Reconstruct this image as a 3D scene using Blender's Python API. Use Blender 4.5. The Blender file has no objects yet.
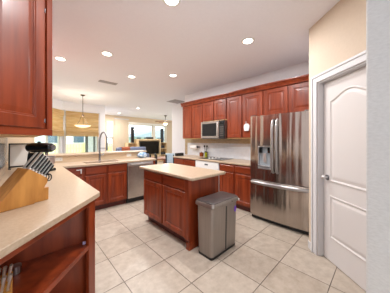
import bpy, bmesh, math, random
from mathutils import Vector, Matrix, noise
random.seed(4)
S = bpy.context.scene
C = S.collection
PI = math.pi
CAM_H = 1.36
YAW = math.radians(43.65)
CEIL = 2.76

# ------------------------------------------------------------------ camera, world, exposure
cd = bpy.data.cameras.new('camera')
cd.sensor_width = 36.0
cd.lens = 36.0 * 180.0 / 390.0
cd.shift_y = -6.5 / 390.0
cd.clip_start = 0.02
cam = bpy.data.objects.new('camera', cd)
C.objects.link(cam)
cam.location = (0, 0, CAM_H)
cam.rotation_euler = (PI / 2, 0, -YAW)
S.camera = cam

w = bpy.data.worlds.new('world')
S.world = w
w.use_nodes = True
bg = w.node_tree.nodes['Background']
bg.inputs['Color'].default_value = (0.89, 0.95, 1.0, 1)
bg.inputs['Strength'].default_value = 2.2
LAMP_W = 20.5
sd = bpy.data.lights.new('sun', 'SUN')
sd.energy = 4.5
sd.angle = 0.02
sd.color = (1.0, 0.95, 0.86)
sun = bpy.data.objects.new('sun', sd)
C.objects.link(sun)
sun.rotation_euler = (math.radians(42), 0, math.radians(-12))

S.view_settings.view_transform = 'Standard'
S.view_settings.look = 'None'
S.view_settings.gamma = 1
S.view_settings.use_curve_mapping = False
S.view_settings.exposure = 0.14


# ------------------------------------------------------------------ materials
def lin(r, g, b):
    f = lambda c: (c / 255 / 12.92) if c / 255 <= 0.04045 else ((c / 255 + 0.055) / 1.055) ** 2.4
    return (f(r), f(g), f(b), 1)


def mat(name, rgb, rough=0.5, metal=0.0, rgb2=None, scale=(8, 8, 8), detail=4, bump=0.0, coat=0.0,
        emit=None, estr=0.0, trans=0.0, spec=0.5, lo=0.35, hi=0.65, aniso=0.0):
    m = bpy.data.materials.new(name)
    m.use_nodes = True
    nt = m.node_tree
    b = nt.nodes['Principled BSDF']
    b.inputs['Base Color'].default_value = lin(*rgb)
    b.inputs['Roughness'].default_value = rough
    b.inputs['Metallic'].default_value = metal
    b.inputs['Coat Weight'].default_value = coat
    b.inputs['Coat Roughness'].default_value = 0.15
    b.inputs['Specular IOR Level'].default_value = spec
    b.inputs['Transmission Weight'].default_value = trans
    b.inputs['Anisotropic'].default_value = aniso
    if emit:
        b.inputs['Emission Color'].default_value = lin(*emit)
        b.inputs['Emission Strength'].default_value = estr
    tc = nt.nodes.new('ShaderNodeTexCoord')
    mp = nt.nodes.new('ShaderNodeMapping')
    mp.inputs['Scale'].default_value = scale
    nt.links.new(tc.outputs['Object'], mp.inputs['Vector'])
    nz = nt.nodes.new('ShaderNodeTexNoise')
    nz.inputs['Scale'].default_value = 1.0
    nz.inputs['Detail'].default_value = detail
    nt.links.new(mp.outputs['Vector'], nz.inputs['Vector'])
    if rgb2:
        cr = nt.nodes.new('ShaderNodeValToRGB')
        cr.color_ramp.elements[0].position = lo
        cr.color_ramp.elements[1].position = hi
        cr.color_ramp.elements[0].color = lin(*rgb)
        cr.color_ramp.elements[1].color = lin(*rgb2)
        nt.links.new(nz.outputs['Fac'], cr.inputs['Fac'])
        nt.links.new(cr.outputs['Color'], b.inputs['Base Color'])
    if bump:
        bp = nt.nodes.new('ShaderNodeBump')
        bp.inputs['Strength'].default_value = 1.0
        bp.inputs['Distance'].default_value = bump
        nt.links.new(nz.outputs['Fac'], bp.inputs['Height'])
        nt.links.new(bp.outputs['Normal'], b.inputs['Normal'])
    return m


M = {}
M['cherry'] = mat('cherry_wood', (100, 34, 13), 0.36, rgb2=(156, 68, 32), scale=(14, 14, 1.6), detail=6, lo=0.25, hi=0.78, coat=0.08, spec=0.4)
M['cherry_h'] = mat('cherry_wood_horizontal_grain', (100, 34, 13), 0.36, rgb2=(156, 68, 32), scale=(1.6, 14, 14), detail=6, lo=0.25, hi=0.78, coat=0.08, spec=0.4)
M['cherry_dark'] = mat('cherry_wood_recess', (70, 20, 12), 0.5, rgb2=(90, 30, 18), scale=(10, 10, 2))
M['birch'] = mat('birch_underside', (214, 170, 112), 0.5, rgb2=(226, 186, 130), scale=(3, 20, 20))
M['counter'] = mat('beige_solid_surface', (180, 157, 132), 0.32, rgb2=(190, 169, 146), scale=(60, 60, 60), detail=3)
M['wall'] = mat('white_wall_paint', (236, 235, 238), 0.7, rgb2=(239, 238, 241), scale=(40, 40, 40), bump=0.0006)
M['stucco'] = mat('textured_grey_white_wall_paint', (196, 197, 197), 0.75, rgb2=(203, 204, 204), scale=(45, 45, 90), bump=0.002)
M['ceiling'] = mat('ceiling_paint', (246, 246, 252), 0.8, rgb2=(248, 248, 254), scale=(30, 30, 30), bump=0.0006)
M['tan'] = mat('tan_wall_paint', (212, 194, 173), 0.7, rgb2=(215, 197, 176), scale=(40, 40, 40), bump=0.0006)
M['tan_deep'] = mat('tan_wall_paint_family_room', (214, 192, 162), 0.7, rgb2=(217, 195, 165), scale=(40, 40, 40), bump=0.0005)
M['trim'] = mat('white_trim_paint', (212, 211, 213), 0.35)
M['door'] = mat('white_door_paint', (213, 208, 206), 0.4)
M['steel'] = mat('brushed_stainless', (176, 168, 162), 0.24, 0.9, rgb2=(188, 180, 174), scale=(90, 90, 1.5), aniso=0.5)
M['steel_bright'] = mat('polished_stainless', (214, 213, 214), 0.3, 0.9)
M['tang'] = mat('satin_steel', (232, 230, 226), 0.45, 0.6)
M['handle_steel'] = mat('satin_handle_steel', (176, 174, 174), 0.28, 0.95)
M['steel_dark'] = mat('dark_stainless', (120, 116, 114), 0.3, 0.9)
M['chrome'] = mat('brushed_chrome', (150, 152, 158), 0.25, 1.0)
M['black'] = mat('black_plastic', (18, 18, 20), 0.35)
M['black_gloss'] = mat('black_gloss', (10, 11, 13), 0.12)
M['grey_plastic'] = mat('grey_plastic', (92, 92, 96), 0.45)
M['niche'] = mat('dispenser_niche_plastic', (160, 168, 174), 0.35)
M['white'] = mat('white_enamel', (236, 236, 234), 0.3)
M['white_plastic'] = mat('white_plastic', (240, 238, 232), 0.4)
M['bamboo_block'] = mat('bamboo_block_wood', (168, 108, 44), 0.42, rgb2=(206, 146, 72), scale=(16, 40, 3), detail=3, lo=0.3, hi=0.7)
M['maple'] = mat('maple_furniture', (222, 192, 146), 0.5, rgb2=(230, 203, 160), scale=(3, 12, 12))
M['oak'] = mat('brown_table_wood', (150, 92, 64), 0.4, rgb2=(172, 110, 78), scale=(2, 14, 14))
M['copper'] = mat('copper', (160, 88, 50), 0.3, 0.8)
M['olive'] = mat('olive_glass', (136, 140, 30), 0.15)
M['paper'] = mat('white_paper', (244, 242, 240), 0.8)
M['cloth_blue'] = mat('blue_towel', (120, 156, 196), 0.9, rgb2=(206, 222, 236), scale=(12, 12, 12), lo=0.4, hi=0.6)
M['cloth_pale_blue'] = mat('pale_blue_fabric', (178, 200, 214), 0.9, rgb2=(190, 210, 222), scale=(20, 20, 20))
M['cloth_white'] = mat('white_cotton', (238, 238, 240), 0.9)
M['sofa_blue'] = mat('grey_blue_upholstery', (104, 112, 138), 0.9, rgb2=(122, 130, 152), scale=(14, 14, 14))
M['rust'] = mat('rust_cushion_fabric', (150, 76, 48), 0.9, rgb2=(168, 92, 60), scale=(14, 14, 14))
M['lavender'] = mat('lavender_plastic', (205, 190, 230), 0.5)
M['purple'] = mat('purple_sticker', (120, 70, 205), 0.4)
M['trash_lid'] = mat('grey_lid', (100, 94, 94), 0.3, 0.4)
M['trash'] = mat('brushed_steel_bin', (150, 142, 136), 0.34, 0.75, rgb2=(158, 150, 144), scale=(60, 60, 1.5))
M['dark_metal'] = mat('bronze_metal', (82, 70, 62), 0.4, 0.7)
M['lamp_glass'] = mat('frosted_lamp_glass', (255, 240, 214), 0.5, emit=(255, 226, 180), estr=1.3)
M['fan_glass'] = mat('frosted_fan_glass', (255, 236, 204), 0.5, emit=(255, 226, 180), estr=1.6)
M['fan_blade'] = mat('fan_blade_wood', (130, 92, 66), 0.5, rgb2=(146, 106, 78), scale=(4, 20, 20))
M['led'] = mat('lamp_diffuser', (255, 250, 240), 0.5, emit=(255, 246, 232), estr=9.0)
M['vent'] = mat('vent_enamel', (178, 172, 172), 0.5)
M['tower'] = mat('charcoal_speaker', (40, 42, 48), 0.5)
M['frame_dark'] = mat('window_frame_metal', (118, 132, 128), 0.5)
M['frame_white'] = mat('window_frame_white', (236, 232, 220), 0.45)
M['grass'] = mat('lawn', (120, 140, 70), 0.9, rgb2=(150, 165, 90), scale=(3, 3, 3))
M['fence'] = mat('fence_vinyl', (232, 226, 160), 0.6, rgb2=(240, 234, 176), scale=(4, 4, 1))
M['house'] = mat('neighbour_stucco', (196, 214, 222), 0.8, rgb2=(206, 222, 228), scale=(2, 2, 2))
M['roof'] = mat('roof_shingle', (150, 164, 180), 0.9, rgb2=(158, 171, 186), scale=(3, 3, 3))
M['house_glass'] = mat('dark_window_glass', (82, 104, 122), 0.1)
M['blind'] = mat('vertical_blind_fabric', (222, 204, 178), 0.8)
M['roller'] = mat('cellular_shade_fabric', (240, 226, 206), 0.8)


def glass():
    m = bpy.data.materials.new('window_glass')
    m.use_nodes = True
    nt = m.node_tree
    nt.nodes.remove(nt.nodes['Principled BSDF'])
    t = nt.nodes.new('ShaderNodeBsdfTransparent')
    g = nt.nodes.new('ShaderNodeBsdfGlossy')
    g.inputs['Roughness'].default_value = 0.02
    x = nt.nodes.new('ShaderNodeMixShader')
    x.inputs[0].default_value = 0.06
    t.inputs['Color'].default_value = (0.93, 0.97, 0.97, 1)
    nt.links.new(t.outputs[0], x.inputs[1])
    nt.links.new(g.outputs[0], x.inputs[2])
    nt.links.new(x.outputs[0], nt.nodes['Material Output'].inputs['Surface'])
    return m


M['glass'] = glass()


def tile_mat(name, bw, bh, mortar, c1, c2, cm, off, swizzle=None, rough=0.4, mottle=0.35, offset=0.0):
    m = bpy.data.materials.new(name)
    m.use_nodes = True
    nt = m.node_tree
    b = nt.nodes['Principled BSDF']
    tc = nt.nodes.new('ShaderNodeTexCoord')
    src = tc.outputs['Object']
    if swizzle:
        sp = nt.nodes.new('ShaderNodeSeparateXYZ')
        cb = nt.nodes.new('ShaderNodeCombineXYZ')
        nt.links.new(src, sp.inputs[0])
        nt.links.new(sp.outputs[swizzle[0]], cb.inputs[0])
        nt.links.new(sp.outputs[swizzle[1]], cb.inputs[1])
        src = cb.outputs[0]
    mp = nt.nodes.new('ShaderNodeMapping')
    mp.inputs['Location'].default_value = (-off[0], -off[1], 0)
    nt.links.new(src, mp.inputs['Vector'])
    br = nt.nodes.new('ShaderNodeTexBrick')
    br.offset = offset
    br.squash = 1.0
    br.inputs['Scale'].default_value = 1.0
    br.inputs['Mortar Size'].default_value = mortar
    br.inputs['Mortar Smooth'].default_value = 0.1
    br.inputs['Brick Width'].default_value = bw
    br.inputs['Row Height'].default_value = bh
    br.inputs['Color1'].default_value = lin(*c1)
    br.inputs['Color2'].default_value = lin(*c2)
    br.inputs['Mortar'].default_value = lin(*cm)
    nt.links.new(mp.outputs[0], br.inputs['Vector'])
    nz = nt.nodes.new('ShaderNodeTexNoise')
    nz.inputs['Scale'].default_value = 11
    nz.inputs['Detail'].default_value = 6
    nz.inputs['Roughness'].default_value = 0.65
    nt.links.new(tc.outputs['Object'], nz.inputs['Vector'])
    cr = nt.nodes.new('ShaderNodeValToRGB')
    cr.color_ramp.elements[0].position = 0.32
    cr.color_ramp.elements[1].position = 0.7
    cr.color_ramp.elements[0].color = (0.66, 0.62, 0.58, 1)
    cr.color_ramp.elements[1].color = (1.0, 1.0, 1.0, 1)
    nt.links.new(nz.outputs['Fac'], cr.inputs['Fac'])
    mx = nt.nodes.new('ShaderNodeMix')
    mx.data_type = 'RGBA'
    mx.blend_type = 'MULTIPLY'
    mx.inputs['Factor'].default_value = mottle
    nt.links.new(br.outputs['Color'], mx.inputs['A'])
    nt.links.new(cr.outputs['Color'], mx.inputs['B'])
    nt.links.new(mx.outputs['Result'], b.inputs['Base Color'])
    b.inputs['Roughness'].default_value = rough
    bp = nt.nodes.new('ShaderNodeBump')
    bp.invert = True
    bp.inputs['Distance'].default_value = 0.002
    nt.links.new(br.outputs['Fac'], bp.inputs['Height'])
    nt.links.new(bp.outputs['Normal'], b.inputs['Normal'])
    return m


M['floor'] = tile_mat('floor_tile', 0.457, 0.457, 0.0035, (200, 188, 174), (191, 178, 163), (106, 94, 84),
                      (0.70, 1.26), rough=0.34, mottle=0.75)
M['splash'] = tile_mat('backsplash_tile', 0.15, 0.075, 0.002, (238, 240, 245), (230, 234, 241), (244, 244, 244),
                       (0, 0.92), swizzle=(1, 2), rough=0.25, mottle=0.2, offset=0.5)
M['splash_grey'] = tile_mat('grey_blue_backsplash_tile', 0.15, 0.1, 0.003, (100, 116, 134), (86, 101, 120), (140, 144, 148),
                            (0, 0.95), swizzle=(1, 2), rough=0.2, mottle=0.4, offset=0.5)
M['border'] = tile_mat('tan_mosaic_border', 0.03, 0.03, 0.002, (212, 186, 146), (190, 160, 120), (214, 200, 176),
                       (0, 0), swizzle=(1, 2), rough=0.3, mottle=0.5)


def bamboo_shade():
    m = bpy.data.materials.new('woven_bamboo_shade')
    m.use_nodes = True
    nt = m.node_tree
    tc = nt.nodes.new('ShaderNodeTexCoord')
    mp = nt.nodes.new('ShaderNodeMapping')
    mp.inputs['Scale'].default_value = (2.5, 2.5, 60)
    nt.links.new(tc.outputs['Object'], mp.inputs['Vector'])
    nz = nt.nodes.new('ShaderNodeTexNoise')
    nz.inputs['Scale'].default_value = 1.0
    nz.inputs['Detail'].default_value = 3
    nt.links.new(mp.outputs[0], nz.inputs['Vector'])
    cr = nt.nodes.new('ShaderNodeValToRGB')
    cr.color_ramp.elements[0].position = 0.3
    cr.color_ramp.elements[1].position = 0.7
    cr.color_ramp.elements[0].color = lin(216, 178, 116)
    cr.color_ramp.elements[1].color = lin(246, 224, 180)
    nt.links.new(nz.outputs['Fac'], cr.inputs['Fac'])
    d = nt.nodes.new('ShaderNodeBsdfDiffuse')
    t = nt.nodes.new('ShaderNodeBsdfTranslucent')
    x = nt.nodes.new('ShaderNodeMixShader')
    x.inputs[0].default_value = 0.42
    for s in (d, t):
        nt.links.new(cr.outputs['Color'], s.inputs['Color'])
    nt.links.new(d.outputs[0], x.inputs[1])
    nt.links.new(t.outputs[0], x.inputs[2])
    nt.nodes.remove(nt.nodes['Principled BSDF'])
    nt.links.new(x.outputs[0], nt.nodes['Material Output'].inputs['Surface'])
    return m


M['bamboo'] = bamboo_shade()


def fridge_mat():
    """Stainless sheet with the slight long waves that make reflections snake."""
    m = mat('wavy_brushed_stainless', (176, 166, 158), 0.17, 0.97, rgb2=(186, 176, 168), scale=(90, 90, 1.5), aniso=0.0)
    nt = m.node_tree
    b = nt.nodes['Principled BSDF']
    tc = nt.nodes.new('ShaderNodeTexCoord')
    mp = nt.nodes.new('ShaderNodeMapping')
    mp.inputs['Scale'].default_value = (7.0, 7.0, 0.4)
    nt.links.new(tc.outputs['Object'], mp.inputs['Vector'])
    nz = nt.nodes.new('ShaderNodeTexNoise')
    nz.inputs['Scale'].default_value = 1.0
    nz.inputs['Detail'].default_value = 1.5
    nt.links.new(mp.outputs[0], nz.inputs['Vector'])
    bp = nt.nodes.new('ShaderNodeBump')
    bp.inputs['Distance'].default_value = 0.038
    bp.inputs['Strength'].default_value = 0.8
    nt.links.new(nz.outputs['Fac'], bp.inputs['Height'])
    nt.links.new(bp.outputs['Normal'], b.inputs['Normal'])
    return m


M['fridge'] = fridge_mat()


# ------------------------------------------------------------------ mesh helpers
class G:
    """collects simple solids into one mesh object"""

    def __init__(self):
        self.bm = bmesh.new()

    def box(self, x0, x1, y0, y1, z0, z1, mx=None):
        r = bmesh.ops.create_cube(self.bm, size=1.0)
        for v in r['verts']:
            v.co = Vector(((x0 + x1) / 2 + v.co.x * (x1 - x0), (y0 + y1) / 2 + v.co.y * (y1 - y0),
                           (z0 + z1) / 2 + v.co.z * (z1 - z0)))
            if mx is not None:
                v.co = mx @ v.co
        return self

    def prism(self, pts, z0, z1, holes=(), mx=None):
        bm = self.bm
        es, vs_all = [], []
        for loop in [pts] + list(holes):
            vs = [bm.verts.new((p[0], p[1], z0)) for p in loop]
            vs_all += vs
            for i in range(len(vs)):
                es.append(bm.edges.new((vs[i], vs[(i + 1) % len(vs)])))
        if holes:
            r = bmesh.ops.triangle_fill(bm, edges=es, use_beauty=True)
            fs = [g for g in r['geom'] if isinstance(g, bmesh.types.BMFace)]
        else:
            fs = [bm.faces.new(vs_all)]
        r = bmesh.ops.extrude_face_region(bm, geom=fs)
        nv = [g for g in r['geom'] if isinstance(g, bmesh.types.BMVert)]
        for v in nv:
            v.co.z = z1
        if mx is not None:
            for v in nv + vs_all:
                v.co = mx @ v.co
        return self

    def cyl(self, p0, p1, r0, r1=None, n=20):
        r1 = r0 if r1 is None else r1
        p0, p1 = Vector(p0), Vector(p1)
        d = p1 - p0
        q = d.to_track_quat('Z', 'Y').to_matrix().to_4x4()
        q.translation = (p0 + p1) / 2
        bmesh.ops.create_cone(self.bm, cap_ends=True, segments=n, radius1=r0, radius2=r1, depth=d.length, matrix=q)
        return self

    def sphere(self, c, r, sc=(1, 1, 1), n=16):
        mx = Matrix.Translation(c) @ Matrix.Diagonal((sc[0], sc[1], sc[2], 1))
        bmesh.ops.create_uvsphere(self.bm, u_segments=n, v_segments=max(6, n // 2), radius=r, matrix=mx)
        return self

    def tube(self, pts, r, n=10):
        bm = self.bm
        pts = [Vector(p) for p in pts]
        rings = []
        up = Vector((0, 0, 1))
        prev = None
        for i, p in enumerate(pts):
            t = (pts[min(i + 1, len(pts) - 1)] - pts[max(i - 1, 0)]).normalized()
            if prev is None:
                a = t.cross(up)
                if a.length < 0.1:
                    a = t.cross(Vector((1, 0, 0)))
            else:
                a = prev - t * prev.dot(t)
            a.normalize()
            prev = a
            b = t.cross(a)
            rr = r[i] if isinstance(r, (list, tuple)) else r
            rings.append([bm.verts.new(p + a * rr * math.cos(2 * PI * k / n) + b * rr * math.sin(2 * PI * k / n)) for k in range(n)])
        for i in range(len(rings) - 1):
            for k in range(n):
                bm.faces.new((rings[i][k], rings[i][(k + 1) % n], rings[i + 1][(k + 1) % n], rings[i + 1][k]))
        bm.faces.new(rings[0][::-1])
        bm.faces.new(rings[-1])
        return self

    def lathe(self, prof, c=(0, 0, 0), n=24):
        """prof: list of (radius, z); closed solid when first and last radius are 0"""
        bm = self.bm
        rings = []
        for r, z in prof:
            if r < 1e-6:
                rings.append([bm.verts.new((c[0], c[1], c[2] + z))])
            else:
                rings.append([bm.verts.new((c[0] + r * math.cos(2 * PI * k / n), c[1] + r * math.sin(2 * PI * k / n), c[2] + z)) for k in range(n)])
        for a, b in zip(rings, rings[1:]):
            for k in range(n):
                k2 = (k + 1) % n
                if len(a) == 1 and len(b) > 1:
                    bm.faces.new((a[0], b[k], b[k2]))
                elif len(b) == 1 and len(a) > 1:
                    bm.faces.new((a[k], a[k2], b[0]))
                elif len(a) > 1:
                    bm.faces.new((a[k], a[k2], b[k2], b[k]))
        return self

    def rings(self, outlines):
        """loft between same-count 3-D outlines and cap both ends"""
        bm = self.bm
        rs = [[bm.verts.new(p) for p in o] for o in outlines]
        n = len(rs[0])
        for a, b in zip(rs, rs[1:]):
            for k in range(n):
                bm.faces.new((a[k], a[(k + 1) % n], b[(k + 1) % n], b[k]))
        bm.faces.new(rs[0][::-1])
        bm.faces.new(rs[-1])
        return self

    def build(self, name, material, parent=None, bevel=0.0, smooth=False, seg=2, loc=None, rotz=0.0):
        bmesh.ops.recalc_face_normals(self.bm, faces=self.bm.faces[:])
        me = bpy.data.meshes.new(name)
        self.bm.to_mesh(me)
        self.bm.free()
        me.materials.append(material)
        o = bpy.data.objects.new(name, me)
        C.objects.link(o)
        if parent is not None:
            o.parent = parent
        if loc:
            o.location = loc
        o.rotation_euler = (0, 0, rotz)
        if smooth:
            for p in me.polygons:
                p.use_smooth = True
            md = o.modifiers.new('edges', 'EDGE_SPLIT')
            md.split_angle = math.radians(40)
        if bevel:
            b = o.modifiers.new('bevel', 'BEVEL')
            b.width = bevel
            b.segments = seg
            b.limit_method = 'ANGLE'
            b.angle_limit = math.radians(50)
        return o


def tag(o, label, cat, group=None):
    o['label'] = label
    o['category'] = cat
    if group:
        o['group'] = group
    return o


def thing(name, label, cat, loc=(0, 0, 0), rotz=0.0, group=None):
    o = bpy.data.objects.new(name, None)
    C.objects.link(o)
    o.empty_display_size = 0.1
    o.location = loc
    o.rotation_euler = (0, 0, rotz)
    return tag(o, label, cat, group)


def struct(name, g, m, parent=None, **k):
    o = g.build(name, m, parent, **k)
    if parent is None:
        o['kind'] = 'structure'
    return o


def copy_tree(o, loc, label, rotz=None):
    def rec(a, parent):
        c = a.copy()
        C.objects.link(c)
        c.parent = parent
        for ch in a.children:
            rec(ch, c)
        return c
    c = rec(o, None)
    c.location = loc
    if rotz is not None:
        c.rotation_euler = (0, 0, rotz)
    c['label'] = label
    return c


def rect(x0, x1, z0, z1, y):
    return [(x0, y, z0), (x1, y, z0), (x1, y, z1), (x0, y, z1)]


def panel_door(x0, x1, z0, z1, t=0.02, frame=0.055, y=0.0, raised=True):
    """raised-panel cabinet front lying in the plane y (front) .. y+t (back)"""
    g = G()
    prof = [(0.0, t), (0.0, 0.004), (0.004, 0.0), (frame, 0.0), (frame + 0.006, 0.005), (frame + 0.012, 0.005), (frame + 0.016, 0.011)]
    if raised:
        prof += [(frame + 0.022, 0.011), (frame + 0.050, 0.007)]
    g.rings([rect(x0 + i, x1 - i, z0 + i, z1 - i, y + d) for i, d in prof])
    return g


def drawer_front(x0, x1, z0, z1, t=0.02, y=0.0):
    g = G()
    prof = [(0.0, t), (0.0, 0.008), (0.012, 0.0), (0.03, 0.0)]
    g.rings([rect(x0 + i, x1 - i, z0 + i, z1 - i, y + d) for i, d in prof])
    return g


# fronts sit at local y=-0.02..0 ; the carcass front face is y=0
def base_cabinet(label, loc, rotz, width, bays, depth=0.6, height=0.874, toe=0.1, group='base cabinets', name='base_cabinet',
                 kinds=None, hollow=False):
    t = thing(name, label, 'cabinet', loc, rotz, group)
    g = G()
    if hollow:
        g.box(0, width, 0, 0.018, toe, height).box(0, 0.018, 0.018, depth, toe, height).box(width - 0.018, width, 0.018, depth, toe, height)
        g.box(0.018, width - 0.018, 0.018, depth, toe, toe + 0.018).box(0.018, width - 0.018, depth - 0.01, depth, toe + 0.018, height)
    else:
        g.box(0, width, 0, depth, toe, height)
    g.build('body', M['cherry'], t, bevel=0.002)
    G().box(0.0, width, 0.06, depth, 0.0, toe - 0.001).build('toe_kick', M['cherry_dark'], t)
    n = len(bays)
    for i, (a, b) in enumerate(bays):
        k = kinds[i] if kinds else 'dd'
        if k == 'dd':
            drawer_front(a, b, 0.715, 0.85, y=-0.0205).build('drawer', M['cherry_h'], t)
            panel_door(a, b, 0.125, 0.695, y=-0.0205).build('door', M['cherry'], t)
        elif k == 'stack':
            zs = [(0.715, 0.85), (0.55, 0.695), (0.345, 0.53), (0.125, 0.325)]
            for z0, z1 in zs:
                drawer_front(a, b, z0, z1, y=-0.0205).build('drawer', M['cherry_h'], t)
    return t


def wall_cabinet(label, loc, rotz, width, z0, z1, bays, depth=0.325, group='wall cabinets'):
    t = thing('wall_cabinet', label, 'cabinet', loc, rotz, group)
    G().box(0, width, 0, depth, z0 + 0.018, z1).build('body', M['cherry'], t, bevel=0.002)
    G().box(0.002, width - 0.002, 0.002, depth, z0, z0 + 0.017).build('bottom_panel', M['birch'], t)
    for a, b in bays:
        panel_door(a, b, z0 + 0.022, z1 - 0.048, y=-0.0205, frame=0.06).build('door', M['cherry'], t)
    return t


# ------------------------------------------------------------------ room shell
XL = -0.20      # left wall face
XB = 3.66       # wall behind the fridge and range
E_ = Vector((0.6665, 0.7455))        # direction of the two diagonals in plan
struct('floor', G().box(-0.6, 9.6, -1.9, 11.0, -0.1, 0.0), M['floor'])
struct('ceiling', G().box(-0.6, 9.6, -1.9, 11.0, CEIL, CEIL + 0.1), M['ceiling'])
struct('wall_left', G().box(XL - 0.12, XL, -1.79, 6.69, 0, CEIL), M['wall'])
struct('wall_rear_added', G().box(-0.6, -0.19, -1.9, -1.8, 0, CEIL).box(-0.19, 1.4, -1.9, -1.8, 2.55, CEIL).box(1.4, 1.6, -1.9, -1.8, 0, CEIL), M['wall'])  # unseen wall added to limit light from behind; opening sized to brighten the ceiling
struct('wall_back', G().box(XB, XB + 0.12, -1.9, 4.30, 0, CEIL), M['wall'])
struct('wall_hall', G().box(4.42, 4.54, 4.02, 6.0, 0, CEIL).box(3.785, 4.415, 4.02, 4.14, 0, CEIL), M['wall'])
# half wall behind the sink with a full-height stub at its left end
struct('wall_bar', G().box(XL + 0.001, 2.29, 4.372, 4.492, 0, 1.04).box(XL + 0.001, 0.15, 4.372, 4.492, 1.04, CEIL), M['tan_deep'], bevel=0.006)
# dining nook: straight wall with window_2, 45 degree wall with window_1
NY = 8.0
W2 = (1.10, 2.20, 0.55, 2.40)
g = G()
g.box(1.03, W2[0], NY, NY + 0.12, 0, CEIL).box(W2[1], 2.46, NY, NY + 0.12, 0, CEIL)
g.box(W2[0], W2[1], NY, NY + 0.12, 0, W2[2]).box(W2[0], W2[1], NY, NY + 0.12, W2[3], CEIL)
g.box(2.34, 2.46, NY + 0.12, 10.6, 0, CEIL)
struct('wall_nook', g, M['wall'])
# 45 degree piece: local x runs from the left wall up to the straight wall
L45 = 1.74
mx45 = Matrix.Translation((1.03 - L45 * math.sqrt(0.5), NY - L45 * math.sqrt(0.5), 0)) @ Matrix.Rotation(PI / 4, 4, 'Z')
W1 = (0.60, 1.64)
g = G()
g.box(0, W1[0], 0, 0.12, 0, CEIL, mx45).box(W1[1], L45, 0, 0.12, 0, CEIL, mx45)
g.box(W1[0], W1[1], 0, 0.12, 0, W2[2], mx45).box(W1[0], W1[1], 0, 0.12, W2[3], CEIL, mx45)
struct('wall_nook_diagonal', g, M['wall'])
# family room far wall with three openings
FY = 10.6
g = G()
ops = [(3.34, 3.68, 0.1, 2.42), (4.58, 6.22, 0.9, 2.32), (6.42, 7.22, 0.9, 2.32)]
xs = 2.46
for a, b, z0, z1 in ops:
    g.box(xs, a, FY, FY + 0.12, 0, CEIL)
    g.box(a, b, FY, FY + 0.12, 0, z0).box(a, b, FY, FY + 0.12, z1, CEIL)
    xs = b
g.box(xs, 9.4, FY, FY + 0.12, 0, CEIL)
struct('wall_far', g, M['tan_deep'])
struct('wall_right_far', G().box(9.3, 9.42, 4.02, 5.0, 0, CEIL).box(9.3, 9.42, 9.8, FY - 0.001, 0, CEIL).box(9.3, 9.42, 5.0, 9.8, 2.45, CEIL).box(4.545, 9.298, 4.02, 4.14, 0, CEIL), M['tan_deep'])


def window(n, x0, x1, z0, z1, y, mx, mullions=(), frame_m='frame_white', bar=0.035, mull_m='frame_white', hbar=None):
    g = G()
    d0, d1 = y + 0.03, y + 0.085
    g.box(x0, x0 + bar, d0, d1, z0, z1, mx).box(x1 - bar, x1, d0, d1, z0, z1, mx)
    g.box(x0, x1, d0, d1, z0, z0 + bar, mx).box(x0, x1, d0, d1, z1 - bar, z1, mx)
    if hbar:
        g.box(x0, x1, d0, d1, hbar - 0.02, hbar + 0.02, mx)
    o = struct('window_%d' % n, g, M[frame_m])
    for q, wd in mullions:
        G().box(q - wd / 2, q + wd / 2, d0 + 0.002, d1 - 0.002, z0 + bar, z1 - bar, mx).build('mullion', M[mull_m], o)
    G().box(x0 + 0.01, x1 - 0.01, y + 0.055, y + 0.059, z0 + 0.01, z1 - 0.01, mx).build('pane', M['glass'], o)
    return o


I4 = Matrix.Identity(4)
window(1, W1[0], W1[1], W2[2], W2[3], 0, mx45, mullions=[(1.12, 0.04)])
window(2, W2[0], W2[1], W2[2], W2[3], NY, I4, mullions=[(1.80, 0.09), (2.07, 0.07)], mull_m='frame_dark')
window(3, *ops[0], FY, I4, hbar=1.5)
window(4, *ops[1], FY, I4)
window(5, *ops[2], FY, I4)
# white casings in the nook and cream header over the family-room windows
g = G()
g.box(1.035, 1.095, NY - 0.018, NY - 0.001, 0.5, 2.46).box(2.205, 2.265, NY - 0.018, NY - 0.001, 0.5, 2.46)
struct('trim_1', g, M['trim'], bevel=0.004)
g = G().box(4.5, 7.32, FY - 0.02, FY - 0.001, 2.325, 2.45)
g.box(6.225, 6.415, FY - 0.02, FY - 0.001, 0.9, 2.32).box(7.225, 7.32, FY - 0.02, FY - 0.001, 0.9, 2.32)
struct('trim_2', g, M['frame_white'], bevel=0.004)

# pantry: return wall by the fridge, then the 45 degree wall with the door, then the near wall
CX0, CY0 = 2.62, 0.66
mxp = Matrix(((-E_.x, E_.y, 0, CX0), (-E_.y, -E_.x, 0, CY0), (0, 0, 1, 0), (0, 0, 0, 1)))   # local x towards camera, y into wall
DX0, DX1, DZ = 0.165, 0.885, 2.035
g = G()
g.prism([(-0.004, 0.012), (0.008, 0.002), (0.02, 0), (DX0, 0), (DX0, 0.12), (-0.02, 0.12), (-0.02, 0.03)], 0, CEIL, mx=mxp)
g.box(DX0, DX1, 0, 0.12, DZ, CEIL, mxp).box(DX1, 1.09, 0, 0.12, 0, CEIL, mxp)
struct('wall_pantry', g, M['tan'])
struct('wall_fridge_side', G().box(2.72, XB - 0.001, 0.545, 0.655, 0, CEIL), M['wall'])
struct('wall_right', G().prism([(1.446, -1.795), (1.566, -1.795), (1.566, -0.30), (2.3, -0.30), (2.3, -0.18), (1.566, -0.18), (1.566, 0.071), (1.446, 0.071)], 0, CEIL), M['stucco'], bevel=0.012, seg=3)

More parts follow.
